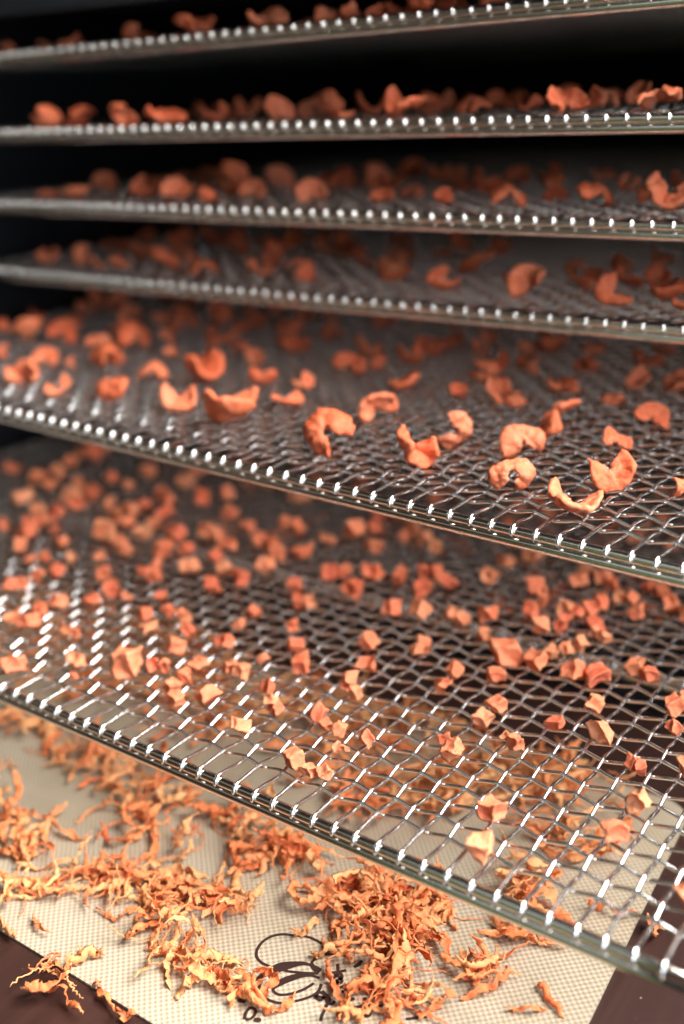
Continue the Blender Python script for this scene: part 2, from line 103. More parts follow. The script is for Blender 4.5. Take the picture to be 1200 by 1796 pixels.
def tube(path, radii, sides=8, cap=True):
    """path: list of Vector; radii: (a,b) cross-section per point or scalar; returns verts, faces"""
    vs, fs = [], []
    n = len(path); up = None
    for i, p in enumerate(path):
        t = (path[min(i+1, n-1)]-path[max(i-1, 0)]).normalized()
        if up is None:
            up = Vector((0, 0, 1)) if abs(t.z) < 0.8 else Vector((0, 1, 0))
        s = t.cross(up).normalized(); up = s.cross(t).normalized()
        r = radii[i] if isinstance(radii, list) else radii
        for k in range(sides):
            a = 2*math.pi*k/sides
            vs.append(p + s*math.cos(a)*r + up*math.sin(a)*r)
    for i in range(n-1):
        for k in range(sides):
            k2 = (k+1) % sides
            fs.append((i*sides+k, i*sides+k2, (i+1)*sides+k2, (i+1)*sides+k))
    if cap:
        fs.append(tuple(range(sides-1, -1, -1))); fs.append(tuple((n-1)*sides+k for k in range(sides)))
    return vs, fs

# ------------------------------------------------------------------ materials
def new_mat(name):
    m = bpy.data.materials.new(name); m.use_nodes = True
    nt = m.node_tree; b = nt.nodes['Principled BSDF']
    return m, nt, b
def N(nt, t, **kw):
    n = nt.nodes.new(t)
    for k, v in kw.items(): setattr(n, k, v)
    return n
def ramp(nt, stops, interp='LINEAR'):
    r = N(nt, 'ShaderNodeValToRGB'); cr = r.color_ramp; cr.interpolation = interp
    while len(cr.elements) < len(stops): cr.elements.new(0.5)
    for e, (p, c) in zip(cr.elements, stops): e.position = p; e.color = (*c, 1)
    return r
def noise_tex(nt, vec, scale, detail=3, rough=0.5):
    n = N(nt, 'ShaderNodeTexNoise'); n.inputs['Scale'].default_value = scale
    n.inputs['Detail'].default_value = detail; n.inputs['Roughness'].default_value = rough
    nt.links.new(vec, n.inputs['Vector']); return n

def steel(name, col, rough):
    m, nt, b = new_mat(name)
    b.inputs['Metallic'].default_value = 1.0
    b.inputs['Base Color'].default_value = (*col, 1)
    tc = N(nt, 'ShaderNodeTexCoord')
    n = noise_tex(nt, tc.outputs['Object'], 400, 4)
    mr = N(nt, 'ShaderNodeMapRange'); mr.inputs['To Min'].default_value = rough*0.7; mr.inputs['To Max'].default_value = rough*1.4
    nt.links.new(n.outputs['Fac'], mr.inputs['Value']); nt.links.new(mr.outputs['Result'], b.inputs['Roughness'])
    bp = N(nt, 'ShaderNodeBump'); bp.inputs['Strength'].default_value = 0.12; bp.inputs['Distance'].default_value = 0.0002
    n2 = noise_tex(nt, tc.outputs['Object'], 900, 3)
    nt.links.new(n2.outputs['Fac'], bp.inputs['Height']); nt.links.new(bp.outputs['Normal'], b.inputs['Normal'])
    return m
M_WIRE = steel('bright_steel_wire', (0.78, 0.765, 0.75), 0.16)
M_RIM = steel('brushed_steel_rim', (0.74, 0.69, 0.62), 0.18)

def carrot(name, c_dark, c_mid, c_pale, pale_amt=0.5, sss=0.12, trans=0.06, ssr=0.0010, var=0.62):
    m, nt, b = new_mat(name)
    tc = N(nt, 'ShaderNodeTexCoord'); oi = N(nt, 'ShaderNodeObjectInfo')
    mp = N(nt, 'ShaderNodeVectorMath', operation='ADD'); mul = N(nt, 'ShaderNodeVectorMath', operation='SCALE')
    comb = N(nt, 'ShaderNodeCombineXYZ')
    for i in range(3): nt.links.new(oi.outputs['Random'], comb.inputs[i])
    mul.inputs['Scale'].default_value = 3.7; nt.links.new(comb.outputs[0], mul.inputs[0])
    nt.links.new(tc.outputs['Object'], mp.inputs[0]); nt.links.new(mul.outputs[0], mp.inputs[1])
    v = mp.outputs[0]
    n1 = noise_tex(nt, v, 260, 3)
    add = N(nt, 'ShaderNodeMath', operation='MULTIPLY_ADD'); add.inputs[1].default_value = 0.55; 
    off = N(nt, 'ShaderNodeMath', operation='MULTIPLY_ADD'); off.inputs[1].default_value = var; off.inputs[2].default_value = -0.02
    nt.links.new(oi.outputs['Random'], off.inputs[0])
    at0 = N(nt, 'ShaderNodeAttribute', attribute_name='shade'); of2 = N(nt, 'ShaderNodeMath', operation='ADD')
    nt.links.new(off.outputs[0], of2.inputs[0]); nt.links.new(at0.outputs['Fac'], of2.inputs[1])
    nt.links.new(n1.outputs['Fac'], add.inputs[0]); nt.links.new(of2.outputs[0], add.inputs[2])
    r = ramp(nt, [(0.12, c_dark), (0.5, c_mid), (0.95, c_pale)])
    nf = noise_tex(nt, v, 1100, 4, 0.7)
    fa = N(nt, 'ShaderNodeMath', operation='MULTIPLY_ADD'); fa.inputs[1].default_value = 0.55
    fb = N(nt, 'ShaderNodeMath', operation='ADD'); fb.inputs[1].default_value = -0.27
    nt.links.new(nf.outputs['Fac'], fa.inputs[0]); nt.links.new(add.outputs[0], fa.inputs[2])
    nt.links.new(fa.outputs[0], fb.inputs[0]); nt.links.new(fb.outputs[0], r.inputs['Fac'])
    # pale dried crust on the raised wrinkles
    n2 = noise_tex(nt, v, 900, 4, 0.6)
    r2 = ramp(nt, [(0.55, (0, 0, 0)), (0.78, (1, 1, 1))])
    nt.links.new(n2.outputs['Fac'], r2.inputs['Fac'])
    mx = N(nt, 'ShaderNodeMix', data_type='RGBA'); mx.inputs['B'].default_value = (*c_pale, 1)
    at = N(nt, 'ShaderNodeAttribute', attribute_name='pale')
    r2b = N(nt, 'ShaderNodeMath', operation='ADD', use_clamp=True)
    nt.links.new(r2.outputs['Color'], r2b.inputs[0]); nt.links.new(at.outputs['Fac'], r2b.inputs[1])
    sc = N(nt, 'ShaderNodeMath', operation='MULTIPLY'); sc.inputs[1].default_value = pale_amt
    nt.links.new(r2b.outputs[0], sc.inputs[0]); nt.links.new(sc.outputs[0], mx.inputs['Factor'])
    nt.links.new(r.outputs['Color'], mx.inputs['A'])
    nt.links.new(mx.outputs['Result'], b.inputs['Base Color'])
    b.inputs['Roughness'].default_value = 0.55
    b.inputs['Subsurface Weight'].default_value = sss
    b.inputs['Subsurface Radius'].default_value = (1.0, 0.35, 0.12)
    b.inputs['Subsurface Scale'].default_value = ssr
    b.inputs['Specular IOR Level'].default_value = 0.35
    bp = N(nt, 'ShaderNodeBump'); bp.inputs['Strength'].default_value = 0.8; bp.inputs['Distance'].default_value = 0.0005
    n3 = noise_tex(nt, v, 1400, 5, 0.65)
    nt.links.new(n3.outputs['Fac'], bp.inputs['Height']); nt.links.new(bp.outputs['Normal'], b.inputs['Normal'])
    tr = N(nt, 'ShaderNodeBsdfTranslucent'); nt.links.new(mx.outputs['Result'], tr.inputs['Color'])
    ms = N(nt, 'ShaderNodeMixShader'); ms.inputs['Fac'].default_value = trans
    out = nt.nodes['Material Output']
    nt.links.new(b.outputs[0], ms.inputs[1]); nt.links.new(tr.outputs[0], ms.inputs[2]); nt.links.new(ms.outputs[0], out.inputs['Surface'])
    return m
M_SLICE = carrot('dried_carrot_slice', (0.60, 0.090, 0.030), (0.79, 0.175, 0.068), (0.88, 0.33, 0.18), 0.4, var=0.42)
M_DICE = carrot('dried_carrot_cube', (0.72, 0.115, 0.058), (0.87, 0.215, 0.098), (0.93, 0.40, 0.20), 0.5, var=0.55)
M_SHRED = carrot('dried_carrot_shred', (0.86, 0.145, 0.048), (0.97, 0.28, 0.095), (0.99, 0.52, 0.22), 0.55, 0.0, 0.12)

def table_mat():
    m, nt, b = new_mat('dark_brown_wood')
    tc = N(nt, 'ShaderNodeTexCoord'); mp = N(nt, 'ShaderNodeMapping'); mp.inputs['Scale'].default_value = (260, 9, 1)
    nt.links.new(tc.outputs['Object'], mp.inputs['Vector'])
    n = noise_tex(nt, mp.outputs['Vector'], 1.0, 5, 0.6)
    r = ramp(nt, [(0.3, (0.032, 0.013, 0.009)), (0.7, (0.052, 0.021, 0.016))])
    nt.links.new(n.outputs['Fac'], r.inputs['Fac'])
    vo = N(nt, 'ShaderNodeTexVoronoi'); vo.inputs['Scale'].default_value = 260; nt.links.new(tc.outputs['Object'], vo.inputs['Vector'])
    vr = ramp(nt, [(0.045, (1, 1, 1)), (0.075, (0, 0, 0))]); nt.links.new(vo.outputs['Distance'], vr.inputs['Fac'])
    gate = noise_tex(nt, tc.outputs['Object'], 90, 2)
    gr = ramp(nt, [(0.55, (0, 0, 0)), (0.62, (1, 1, 1))]); nt.links.new(gate.outputs['Fac'], gr.inputs['Fac'])
    mu = N(nt, 'ShaderNodeMath', operation='MULTIPLY'); nt.links.new(vr.outputs['Color'], mu.inputs[0]); nt.links.new(gr.outputs['Color'], mu.inputs[1])
    mx = N(nt, 'ShaderNodeMix', data_type='RGBA'); mx.inputs['B'].default_value = (0.45, 0.36, 0.30, 1)
    nt.links.new(mu.outputs[0], mx.inputs['Factor']); nt.links.new(r.outputs['Color'], mx.inputs['A'])
    nt.links.new(mx.outputs['Result'], b.inputs['Base Color'])
    b.inputs['Roughness'].default_value = 0.42
    bp = N(nt, 'ShaderNodeBump'); bp.inputs['Strength'].default_value = 0.25; bp.inputs['Distance'].default_value = 0.0002
    nt.links.new(n.outputs['Fac'], bp.inputs['Height']); nt.links.new(bp.outputs['Normal'], b.inputs['Normal'])
    return m
M_TABLE = table_mat()

def mat_mat():
    m, nt, b = new_mat('woven_silicone_mat')
    tc = N(nt, 'ShaderNodeTexCoord'); sx = N(nt, 'ShaderNodeSeparateXYZ')
    wob = noise_tex(nt, tc.outputs['Object'], 60, 2)
    wa = N(nt, 'ShaderNodeVectorMath', operation='SCALE'); wa.inputs['Scale'].default_value = 0.0006
    nt.links.new(wob.outputs['Color'], wa.inputs[0])
    ad = N(nt, 'ShaderNodeVectorMath', operation='ADD'); nt.links.new(tc.outputs['Object'], ad.inputs[0]); nt.links.new(wa.outputs[0], ad.inputs[1])
    nt.links.new(ad.outputs[0], sx.inputs[0])
    k = 2*math.pi/(0.31*U)
    def s(out, ph=0.0):
        a = N(nt, 'ShaderNodeMath', operation='MULTIPLY_ADD'); a.inputs[1].default_value = k; a.inputs[2].default_value = ph
        c = N(nt, 'ShaderNodeMath', operation='SINE'); nt.links.new(out, a.inputs[0]); nt.links.new(a.outputs[0], c.inputs[0]); return c
    a, c = s(sx.outputs['X']), s(sx.outputs['Y'])
    mu = N(nt, 'ShaderNodeMath', operation='MULTIPLY'); nt.links.new(a.outputs[0], mu.inputs[0]); nt.links.new(c.outputs[0], mu.inputs[1])
    mr = N(nt, 'ShaderNodeMapRange'); mr.inputs['From Min'].default_value = -1; mr.inputs['From Max'].default_value = 1
    nt.links.new(mu.outputs[0], mr.inputs['Value'])
    r = ramp(nt, [(0.10, (0.35, 0.285, 0.198)), (0.45, (0.46, 0.390, 0.282)), (0.85, (0.57, 0.500, 0.380))])
    nt.links.new(mr.outputs['Result'], r.inputs['Fac'])
    big = noise_tex(nt, tc.outputs['Object'], 25, 3)
    br = ramp(nt, [(0.3, (0.88, 0.85, 0.80)), (0.7, (1, 1, 1))]); nt.links.new(big.outputs['Fac'], br.inputs['Fac'])
    mx = N(nt, 'ShaderNodeMix', data_type='RGBA', blend_type='MULTIPLY'); mx.inputs['Factor'].default_value = 1
    nt.links.new(r.outputs['Color'], mx.inputs['A']); nt.links.new(br.outputs['Color'], mx.inputs['B'])
    nt.links.new(mx.outputs['Result'], b.inputs['Base Color'])
    b.inputs['Roughness'].default_value = 0.45
    bp = N(nt, 'ShaderNodeBump'); bp.inputs['Strength'].default_value = 0.5; bp.inputs['Distance'].default_value = 0.0003
    nt.links.new(mr.outputs['Result'], bp.inputs['Height']); nt.links.new(bp.outputs['Normal'], b.inputs['Normal'])
    return m
M_MAT = mat_mat()
def plain(name, col, rough, spec=0.5):
    m, nt, b = new_mat(name)
    tc = N(nt, 'ShaderNodeTexCoord'); n = noise_tex(nt, tc.outputs['Object'], 120, 3)
    r = ramp(nt, [(0.3, tuple(c*0.85 for c in col)), (0.7, tuple(min(1, c*1.1) for c in col))])
    nt.links.new(n.outputs['Fac'], r.inputs['Fac']); nt.links.new(r.outputs['Color'], b.inputs['Base Color'])
    b.inputs['Roughness'].default_value = rough; b.inputs['Specular IOR Level'].default_value = spec
    return m
M_INK = plain('dark_brown_print', (0.035, 0.013, 0.010), 0.5)
M_BLACK = plain('black_plastic', (0.010, 0.010, 0.012), 0.45, 0.35)
M_GREY = plain('dark_grey_plastic', (0.022, 0.025, 0.030), 0.5)

# ------------------------------------------------------------------ table
t = mesh_obj('table_top', box_mesh('table_top', (-75*U, -62*U, -0.03), (75*U, 100*U, 0.0), M_TABLE, 0.002))
tag(t, 'dark brown wooden table top under the mat', kind='structure')

# ------------------------------------------------------------------ dehydrator housing
XL, XR, YF, YB, ZT, ZB = -33.2, 39.5, 23.6, 88.0, 31.9, TABLE
hous = bpy.data.objects.new('food_dehydrator', None); COL.objects.link(hous); hous.location = W(3, 24, TABLE)
tag(hous, 'black cabinet of the food dehydrator that holds the mesh trays', 'dehydrator')
def hpart(name, lo, hi, mat, bev=0.0015):
    L, H = W(*lo), W(*hi); o = hous.location
    return mesh_obj(name, box_mesh(name, [L[i]-o[i] for i in range(3)], [H[i]-o[i] for i in range(3)], mat, bev), hous)
hpart('side_panel', (XL-2, YF+0.9, ZB+0.02), (XL, YB, ZT+4), M_BLACK)
hpart('side_panel', (XR, YF+0.9, ZB+0.02), (XR+2, YB, ZT+4), M_BLACK)
hpart('back_panel', (XL+0.02, YB-2, ZB+0.03), (XR-0.02, YB-0.1, ZT+3.9), M_BLACK)
hpart('top_panel', (XL+0.02, YF+1.2, ZT+0.9), (XR-0.02, YB-2.1, ZT+3.95), M_BLACK)
hpart('top_lip', (XL-1.9, YF, ZT), (XR+1.9, YF+0.85, ZT+4), M_GREY)
hpart('floor_panel', (XL+0.02, YF+1.1, ZB+0.05), (XR-0.02, YB-2.1, ZB+0.4), M_BLACK)
for k in range(7):
    z = 29.0-5*k
    for (a, b) in ((XL+0.03, XL+1.3), (XR-1.3, XR-0.03)):
        hpart('tray_rail', (a, YF+1.2, z-0.45), (b, YB-2.2, z-0.15), M_GREY, 0.0004)

# ------------------------------------------------------------------ mesh trays
WR = 0.084                       # wire radius in cells
AMP = 0.108                      # crimp height
NX0, NX1 = -31, 37               # wires across the tray (lowest tray numbering)
ROW0, NROW = 1.6, 58
DEPTH = ROW0+NROW+0.6
def crimp(u, par):               # u in cells measured from a crossing; a zigzag with rounded knees
    s = math.asin(0.955*math.cos(math.pi*u))/math.asin(0.955)
    return AMP*s*(1 if par else -1)
def y_wire_mesh(par):            # runs front to back, hooked over the front rod
    pts = [(-0.27, -0.34), (-0.30, -0.24), (-0.285, -0.13), (-0.22, -0.03), (-0.12, 0.045), (0.0, 0.075), (0.12, 0.07)]
    z1 = crimp(0, par)
    for f in (0.25, 0.45, 0.65, 0.85):
        y = 0.12+(ROW0-0.12)*f*0.96; s = f*f*(3-2*f)
        pts.append((y, 0.07*(1-s)+z1*s))
    n = 6
    for i in range((NROW-1)*n+1):
        u = i/n; pts.append((ROW0+u, crimp(u, par)))
    pts.append((DEPTH-0.1, 0.07))
    path = [Vector((0, y*U, z*U)) for y, z in pts]
    rad = [WR*U*f for f in (0.55, 0.9)] + [WR*U]*(len(path)-2)
    return mesh_from('wire', *tube(path, rad, 8), M_WIRE)
def x_wire_mesh(par, length):
    n = 6; path = [Vector((0, 0, 0))]
    path = []
    for i in range((length)*n+1):
        u = i/n; path.append(Vector((u*U, 0, crimp(u, par)*U)))
    return mesh_from('wire', *tube(path, WR*U, 8), M_WIRE)
YW = [y_wire_mesh(0), y_wire_mesh(1)]
XW = {}
def bar(p0, p1, prof):           # extrude a closed profile (a: sideways, z) from p0 to p1
    d = (p1-p0).normalized(); s = d.cross(Vector((0, 0, 1))).normalized()
    vs, fs = [], []; n = len(prof)
    L = (p1-p0).length; seg = 12
    for i in range(seg+1):
        c = p0+d*L*i/seg
        for a, z in prof: vs.append(c+s*a*U+Vector((0, 0, z*U)))
    for i in range(seg):
        for k in range(n):
            fs.append((i*n+k, i*n+(k+1) % n, (i+1)*n+(k+1) % n, (i+1)*n+k))
    fs.append(tuple(range(n-1, -1, -1))); fs.append(tuple(seg*n+k for k in range(n)))
    return vs, fs
def circ(r, cz, ca=0.0, n=16): return [(ca+r*math.cos(2*math.pi*k/n), cz+r*math.sin(2*math.pi*k/n)) for k in range(n)]
def rrect(w, h, cz, ca, r, n=5):
    out = []
    for (sx, sz, a0) in ((1, 1, 0), (-1, 1, 90), (-1, -1, 180), (1, -1, 270)):
        for k in range(n):
            a = math.radians(a0+90*k/(n-1)); out.append((ca+sx*(w/2-r)+r*math.cos(a), cz+sz*(h/2-r)+r*math.sin(a)))
    return out
def make_tray(label, x0, y0, z0, yaw, roll, shift):
    """origin at wire number 0 on the front rod; shift = tray number of the left-most wire"""
    e = bpy.data.objects.new('mesh_tray', None); COL.objects.link(e)
    e.location = W(x0, y0, z0)
    e.rotation_euler = Matrix(((math.cos(yaw), -math.sin(yaw), 0), (math.sin(yaw), math.cos(yaw), 0), (0, 0, 1))).to_euler()
    e.rotation_euler.y = -roll
    tag(e, label, 'drying tray', 'mesh trays in the dehydrator')
    n0, n1 = NX0-shift, NX1-shift
    ln = n1-n0
    if ln not in XW: XW[ln] = [x_wire_mesh(0, ln), x_wire_mesh(1, ln)]
    par = lambda n, r: (n+r) % 2 == 0        # wire n rides over row r
    for n in range(n0, n1+1):
        o = mesh_obj('wire', YW[1 if par(n, 1) else 0], e)
        o.location = ((n + random.uniform(-0.02, 0.02))*U, random.uniform(-0.015, 0.02)*U, 0)
    for r in range(1, NROW+1):
        o = mesh_obj('wire', XW[ln][0 if par(n0, r) else 1], e)
        o.location = (n0*U, (ROW0+r-1+random.uniform(-0.015, 0.015))*U, 0)
    a, b = (n0-0.6)*U, (n1+0.6)*U
    # front and back: a rod the wires hook over, on a flat rail
    for yy, s in ((0.0, 1), (DEPTH, -1)):
        mesh_obj('rim_rod', mesh_from('rim_rod', *bar(Vector((a, yy*U, 0)), Vector((b, yy*U, 0)), circ(0.225, -0.225)), M_RIM), e)
        mesh_obj('rim_rail', mesh_from('rim_rail', *bar(Vector((a, yy*U, 0)), Vector((b, yy*U, 0)), circ(0.235, -0.64, 0.07*s, 20)), M_RIM), e)
    for xx in (a, b):
        mesh_obj('side_rim', mesh_from('side_rim', *bar(Vector((xx, 0.26*U, 0)), Vector((xx, (DEPTH-0.26)*U, 0)), rrect(0.5, 0.8, -0.42, 0, 0.2)), M_RIM), e)
    return e
random.seed(11)
TR = {
 1: ('topmost mesh tray, seen from slightly below, with a few carrot slices', -23.524, 24.129, 29.739, 0.005, 0.0098),
 2: ('second mesh tray from the top, seen edge on, with carrot slices', -23.847, 23.353, 24.855, -0.001, 0.0025),
 3: ('third mesh tray from the top, with carrot slices', -25.145, 23.865, 20.051, -0.021, 0.0048),
 4: ('fourth mesh tray from the top, with carrot slices', -27.653, 24.318, 15.097, -0.007, 0.0036),
 5: ('fifth mesh tray from the top, half pulled out, with curled carrot slices', -11.185, 10.364, 10.044, -0.032, -0.0067),
 6: ('lowest full mesh tray, pulled farthest out, covered with carrot cubes', 0, 0, 0, 0, 0),
 7: ('dark mesh tray in the cabinet seen through the lowest pulled-out tray', -25.3, 24.6, -4.25, 0, 0),
}
for k, (lab, x0, y0, z0, yaw, roll) in TR.items():
    make_tray(lab, x0, y0, z0, yaw, roll, round(x0))
def tray_z(k, x, y):
    _, x0, y0, z0, yaw, roll = TR[k]
    return z0+(x-x0)*roll

# ------------------------------------------------------------------ dried carrot pieces
def fbm(v, f, a):
    return a*noise.noise(v*f)
def slice_mesh(rng):
    """a thin round of carrot with a bite of the ring missing, curled while it dried"""
    span = math.radians(rng.uniform(225, 335)); r0 = rng.uniform(0.05, 0.22)
    bend = rng.uniform(0.25, 0.85); cup = rng.uniform(0.15, 0.55); sad = rng.uniform(-0.3, 0.3)
    wav = rng.uniform(0.05, 0.15); kk = rng.choice((3, 4, 5)); ph = rng.uniform(0, 6.28)
    th = rng.uniform(0.17, 0.26); ax = rng.uniform(0, math.pi); seed = Vector((rng.uniform(0, 50), rng.uniform(0, 50), 3))
    NT, NR = 44, 8
    def surf(a, q):
        endf = max(0.0, min(a/span, 1-a/span)*2)
        taper = 0.55+0.45*min(1, endf*2.6)**0.6            # ends shrink to points
        rr = r0+(1-r0)*q
        if q > 0.4: rr = r0+(1-r0)*(0.4+(q-0.4)*(0.55+0.45*taper))
        x, y = rr*math.cos(a), rr*math.sin(a)
        z = cup*rr*rr + sad*rr*rr*math.cos(2*a+ph) + wav*rr**2*math.sin(kk*a+ph)
        z += 0.17*noise.noise(Vector((x, y, 0))*2.3+seed)+0.05*noise.noise(Vector((x, y, 0))*6+seed)
        # roll round an axis
        u, v = x*math.cos(ax)+y*math.sin(ax), -x*math.sin(ax)+y*math.cos(ax)
        R = 1/bend
        uu = math.sin(u/R)*(R-z); zz = R-math.cos(u/R)*(R-z)
        return Vector((uu*math.cos(ax)-v*math.sin(ax), uu*math.sin(ax)+v*math.cos(ax), zz))
    vs = []
    for side in (0, 1):
        for i in range(NT+1):
            for j in range(NR+1):
                a = span*i/NT; q = j/NR
                p = surf(a, q)
                e = 1e-3
                n = (surf(a+e, q)-surf(a-e, q)).cross(surf(a, q+e)-surf(a, q-e))
                n = n.normalized() if n.length > 1e-12 else Vector((0, 0, 1))
                edge = min(1, 4*q*(1-q)+0.25)*min(1, 0.35+3*min(i/NT, 1-i/NT))
                t = th*0.5*(0.55+0.45*edge)
                t *= 1+0.5*noise.noise(p*5+seed)
                p = p+n*(t if side == 0 else -t)
                p += n*0.022*q*math.sin(a*19+4*noise.noise(p*2+seed)) if side == 0 else n*0.03*noise.noise(p*6+seed)
                p += Vector((fbm(p+seed, 5, 0.06), fbm(p+seed*2, 5, 0.06), fbm(p+seed*3, 5, 0.06)))
                vs.append(p)
    fs = []; w = NR+1; o = (NT+1)*w
    for i in range(NT):
        for j in range(NR):
            a, b, c, d = i*w+j, i*w+j+1, (i+1)*w+j+1, (i+1)*w+j
            fs.append((a, d, c, b)); fs.append((o+a, o+b, o+c, o+d))
    for i in range(NT):
        for j in (0, NR):
            a, d = i*w+j, (i+1)*w+j
            fs.append((a, o+a, o+d, d) if j == 0 else (a, d, o+d, o+a))
    for j in range(NR):
        for i in (0, NT):
            a, b = i*w+j, i*w+j+1
            fs.append((a, b, o+b, o+a) if i == 0 else (a, o+a, o+b, b))
    c = sum(vs, Vector())/len(vs)
    pale = [max(0, 1-(j/NR)*1.7)*0.6 + (0.2 if j == NR else 0) for _s in (0, 1) for i in range(NT+1) for j in range(NR+1)]
    return [v-c for v in vs], fs, pale
def dice_mesh(rng):
    """a cube of carrot shrunk while drying: sunken faces, drawn-out corners"""
    n = 8; key = {}; vs = []; fs = []; pale = []
    sx, sy, sz = rng.uniform(0.75, 1.25), rng.uniform(0.7, 1.05), rng.uniform(0.55, 0.95)
    dent = {(a, s): rng.uniform(0.08, 0.62) for a in range(3) for s in (-1, 1)}
    corner = {(i, j, k): Vector((rng.uniform(-.34, .34), rng.uniform(-.34, .34), rng.uniform(-.34, .34))) for i in (-1, 1) for j in (-1, 1) for k in (-1, 1)}
    tw = rng.uniform(-0.5, 0.5); bend = rng.uniform(-0.35, 0.35); seed = Vector((rng.uniform(0, 90), rng.uniform(0, 90), 0))
    def P(c):
        k = tuple(round(x*n) for x in c)
        if k in key: return key[k]
        p = Vector(c)
        off = Vector()
        for (i, j, l), v in corner.items():
            w = (1+i*c[0])*(1+j*c[1])*(1+l*c[2])/8; off += v*w
        q = p.copy()
        for a in range(3):
            b, d = (a+1) % 3, (a+2) % 3
            for s in (-1, 1):
                f = max(0, s*c[a])**3
                q[a] -= s*dent[(a, s)]*f*(1-c[b]**2)*(1-c[d]**2)
        # soften the edges a little
        L = max(abs(x) for x in c); R = p.length
        q *= 1-0.10*max(0, (R-1.25))
        q += off
        q = Vector((q.x*sx, q.y*sy, q.z*sz))
        ang = tw*q.z; q = Vector((q.x*math.cos(ang)-q.y*math.sin(ang), q.x*math.sin(ang)+q.y*math.cos(ang), q.z+bend*q.x*q.x))
        q += Vector((fbm(q+seed, 1.6, 0.22), fbm(q+seed*2, 1.6, 0.22), fbm(q+seed*3, 1.6, 0.22)))
        q += Vector((fbm(q+seed, 4.2, 0.05), fbm(q+seed*2, 4.2, 0.05), fbm(q+seed*3, 4.2, 0.05)))
        key[k] = len(vs); vs.append(q*0.5); pale.append(max(0.0, min(1.0, (R-1.18)*1.9))); return key[k]
    for a in range(3):
        b, d = (a+1) % 3, (a+2) % 3
        for s in (-1, 1):
            for i in range(n):
                for j in range(n):
                    ids = []
                    for (di, dj) in ((0, 0), (1, 0), (1, 1), (0, 1)):
                        c = [0, 0, 0]; c[a] = s; c[b] = -1+2*(i+di)/n; c[d] = -1+2*(j+dj)/n
                        ids.append(P(c))
                    fs.append(tuple(ids) if s > 0 else tuple(reversed(ids)))
    c = sum(vs, Vector())/len(vs)
    return [v-c for v in vs], fs, pale
def scaled(name, vf, mat):
    me = mesh_from(name, [v*U for v in vf[0]], vf[1], mat)
    if len(vf) > 2:
        a = me.attributes.new('pale', 'FLOAT', 'POINT'); a.data.foreach_set('value', vf[2])
    return me
rg = random.Random(5)
SL = [slice_mesh(rg) for _ in range(26)]
SLM = [scaled('carrot_slice', v, M_SLICE) for v in SL]
DI = [dice_mesh(rg) for _ in range(26)]
DIM = [scaled('carrot_cube', v, M_DICE) for v in DI]

def place(name, pool, meshes, x, y, z, w, h, rng, tilt, tries=14, facing=0.0):
    """choose the shape and pose whose width and height suit the wanted size, and rest it on the surface at z"""
    best = None
    for _ in range(tries):
        k = rng.randrange(len(pool))
        rot = Matrix.Rotation(rng.uniform(0, 6.283), 3, 'Z') @ Matrix.Rotation(rng.gauss(0, tilt), 3, 'X') @ Matrix.Rotation(rng.uniform(0, 6.283), 3, 'Z')
        if facing and rng.random() < facing:
            rot = Matrix.Rotation(0.63+rng.gauss(0, 0.5), 3, 'Z') @ Matrix.Rotation(rng.uniform(0.45, 1.25), 3, 'X') @ Matrix.Rotation(rng.uniform(0, 6.283), 3, 'Z')
        if rng.random() < 0.25: rot = rot @ Matrix.Rotation(math.pi, 3, 'X')
        pts = [rot @ v for v in pool[k][0][::3]]
        us = [p.dot(CR) for p in pts]; vsx = [p.dot(CU) for p in pts]
        pw, ph = max(us)-min(us), max(vsx)-min(vsx)
        s = math.sqrt((w/pw)*(h/ph)); err = abs(math.log((w/pw)/(h/ph)))
        if best is None or err < best[0]: best = (err, k, rot, s, pts)
    _, k, rot, s, pts = best
    low = min(p.z for p in pts)*s
    o = mesh_obj(name, meshes[k])
    o.matrix_world = Matrix.Translation(W(x, y, z-low)) @ rot.to_4x4() @ Matrix.Scale(s, 4)
    return o
ORD = ['first', 'second', 'third', 'fourth', 'fifth', 'sixth', 'seventh', 'eighth', 'ninth', 'tenth', 'eleventh', 'twelfth', 'thirteenth', 'fourteenth', 'fifteenth', 'sixteenth', 'seventeenth', 'eighteenth', 'nineteenth', 'twentieth']
def ordinal(i):
    if i < 20: return ORD[i]
    tens = {20: 'twenty', 30: 'thirty', 40: 'forty', 50: 'fifty', 60: 'sixty'}
    d, u = divmod(i+1, 10)
    return ({2: 'twentieth', 3: 'thirtieth', 4: 'fortieth', 5: 'fiftieth', 6: 'sixtieth'}[d] if u == 0 else tens[d*10]+'-'+ORD[u-1])
def screen_x(o):
    d = o.matrix_world.translation-CAM; return d.dot(CR)/d.dot(CF)
def label_rows(objs, bands, tray, noun, cat, grp):
    """objs: list of (object, y); name each by its row on the tray and its place in that row"""
    for lo, hi, word in bands:
        row = sorted([o for o, y in objs if lo <= y < hi], key=screen_x)
        for i, o in enumerate(row):
            tag(o, '%s, %s from left %sthe %s' % (noun, ordinal(i), word, tray), cat, grp)
rng = random.Random(21)
SC = {1: 0.86, 2: 0.86, 3: 0.82, 4: 0.88, 5: 0.90}
NAMES = {1: 'topmost mesh tray', 2: 'second mesh tray', 3: 'third mesh tray', 4: 'fourth mesh tray', 5: 'half-pulled fifth tray'}
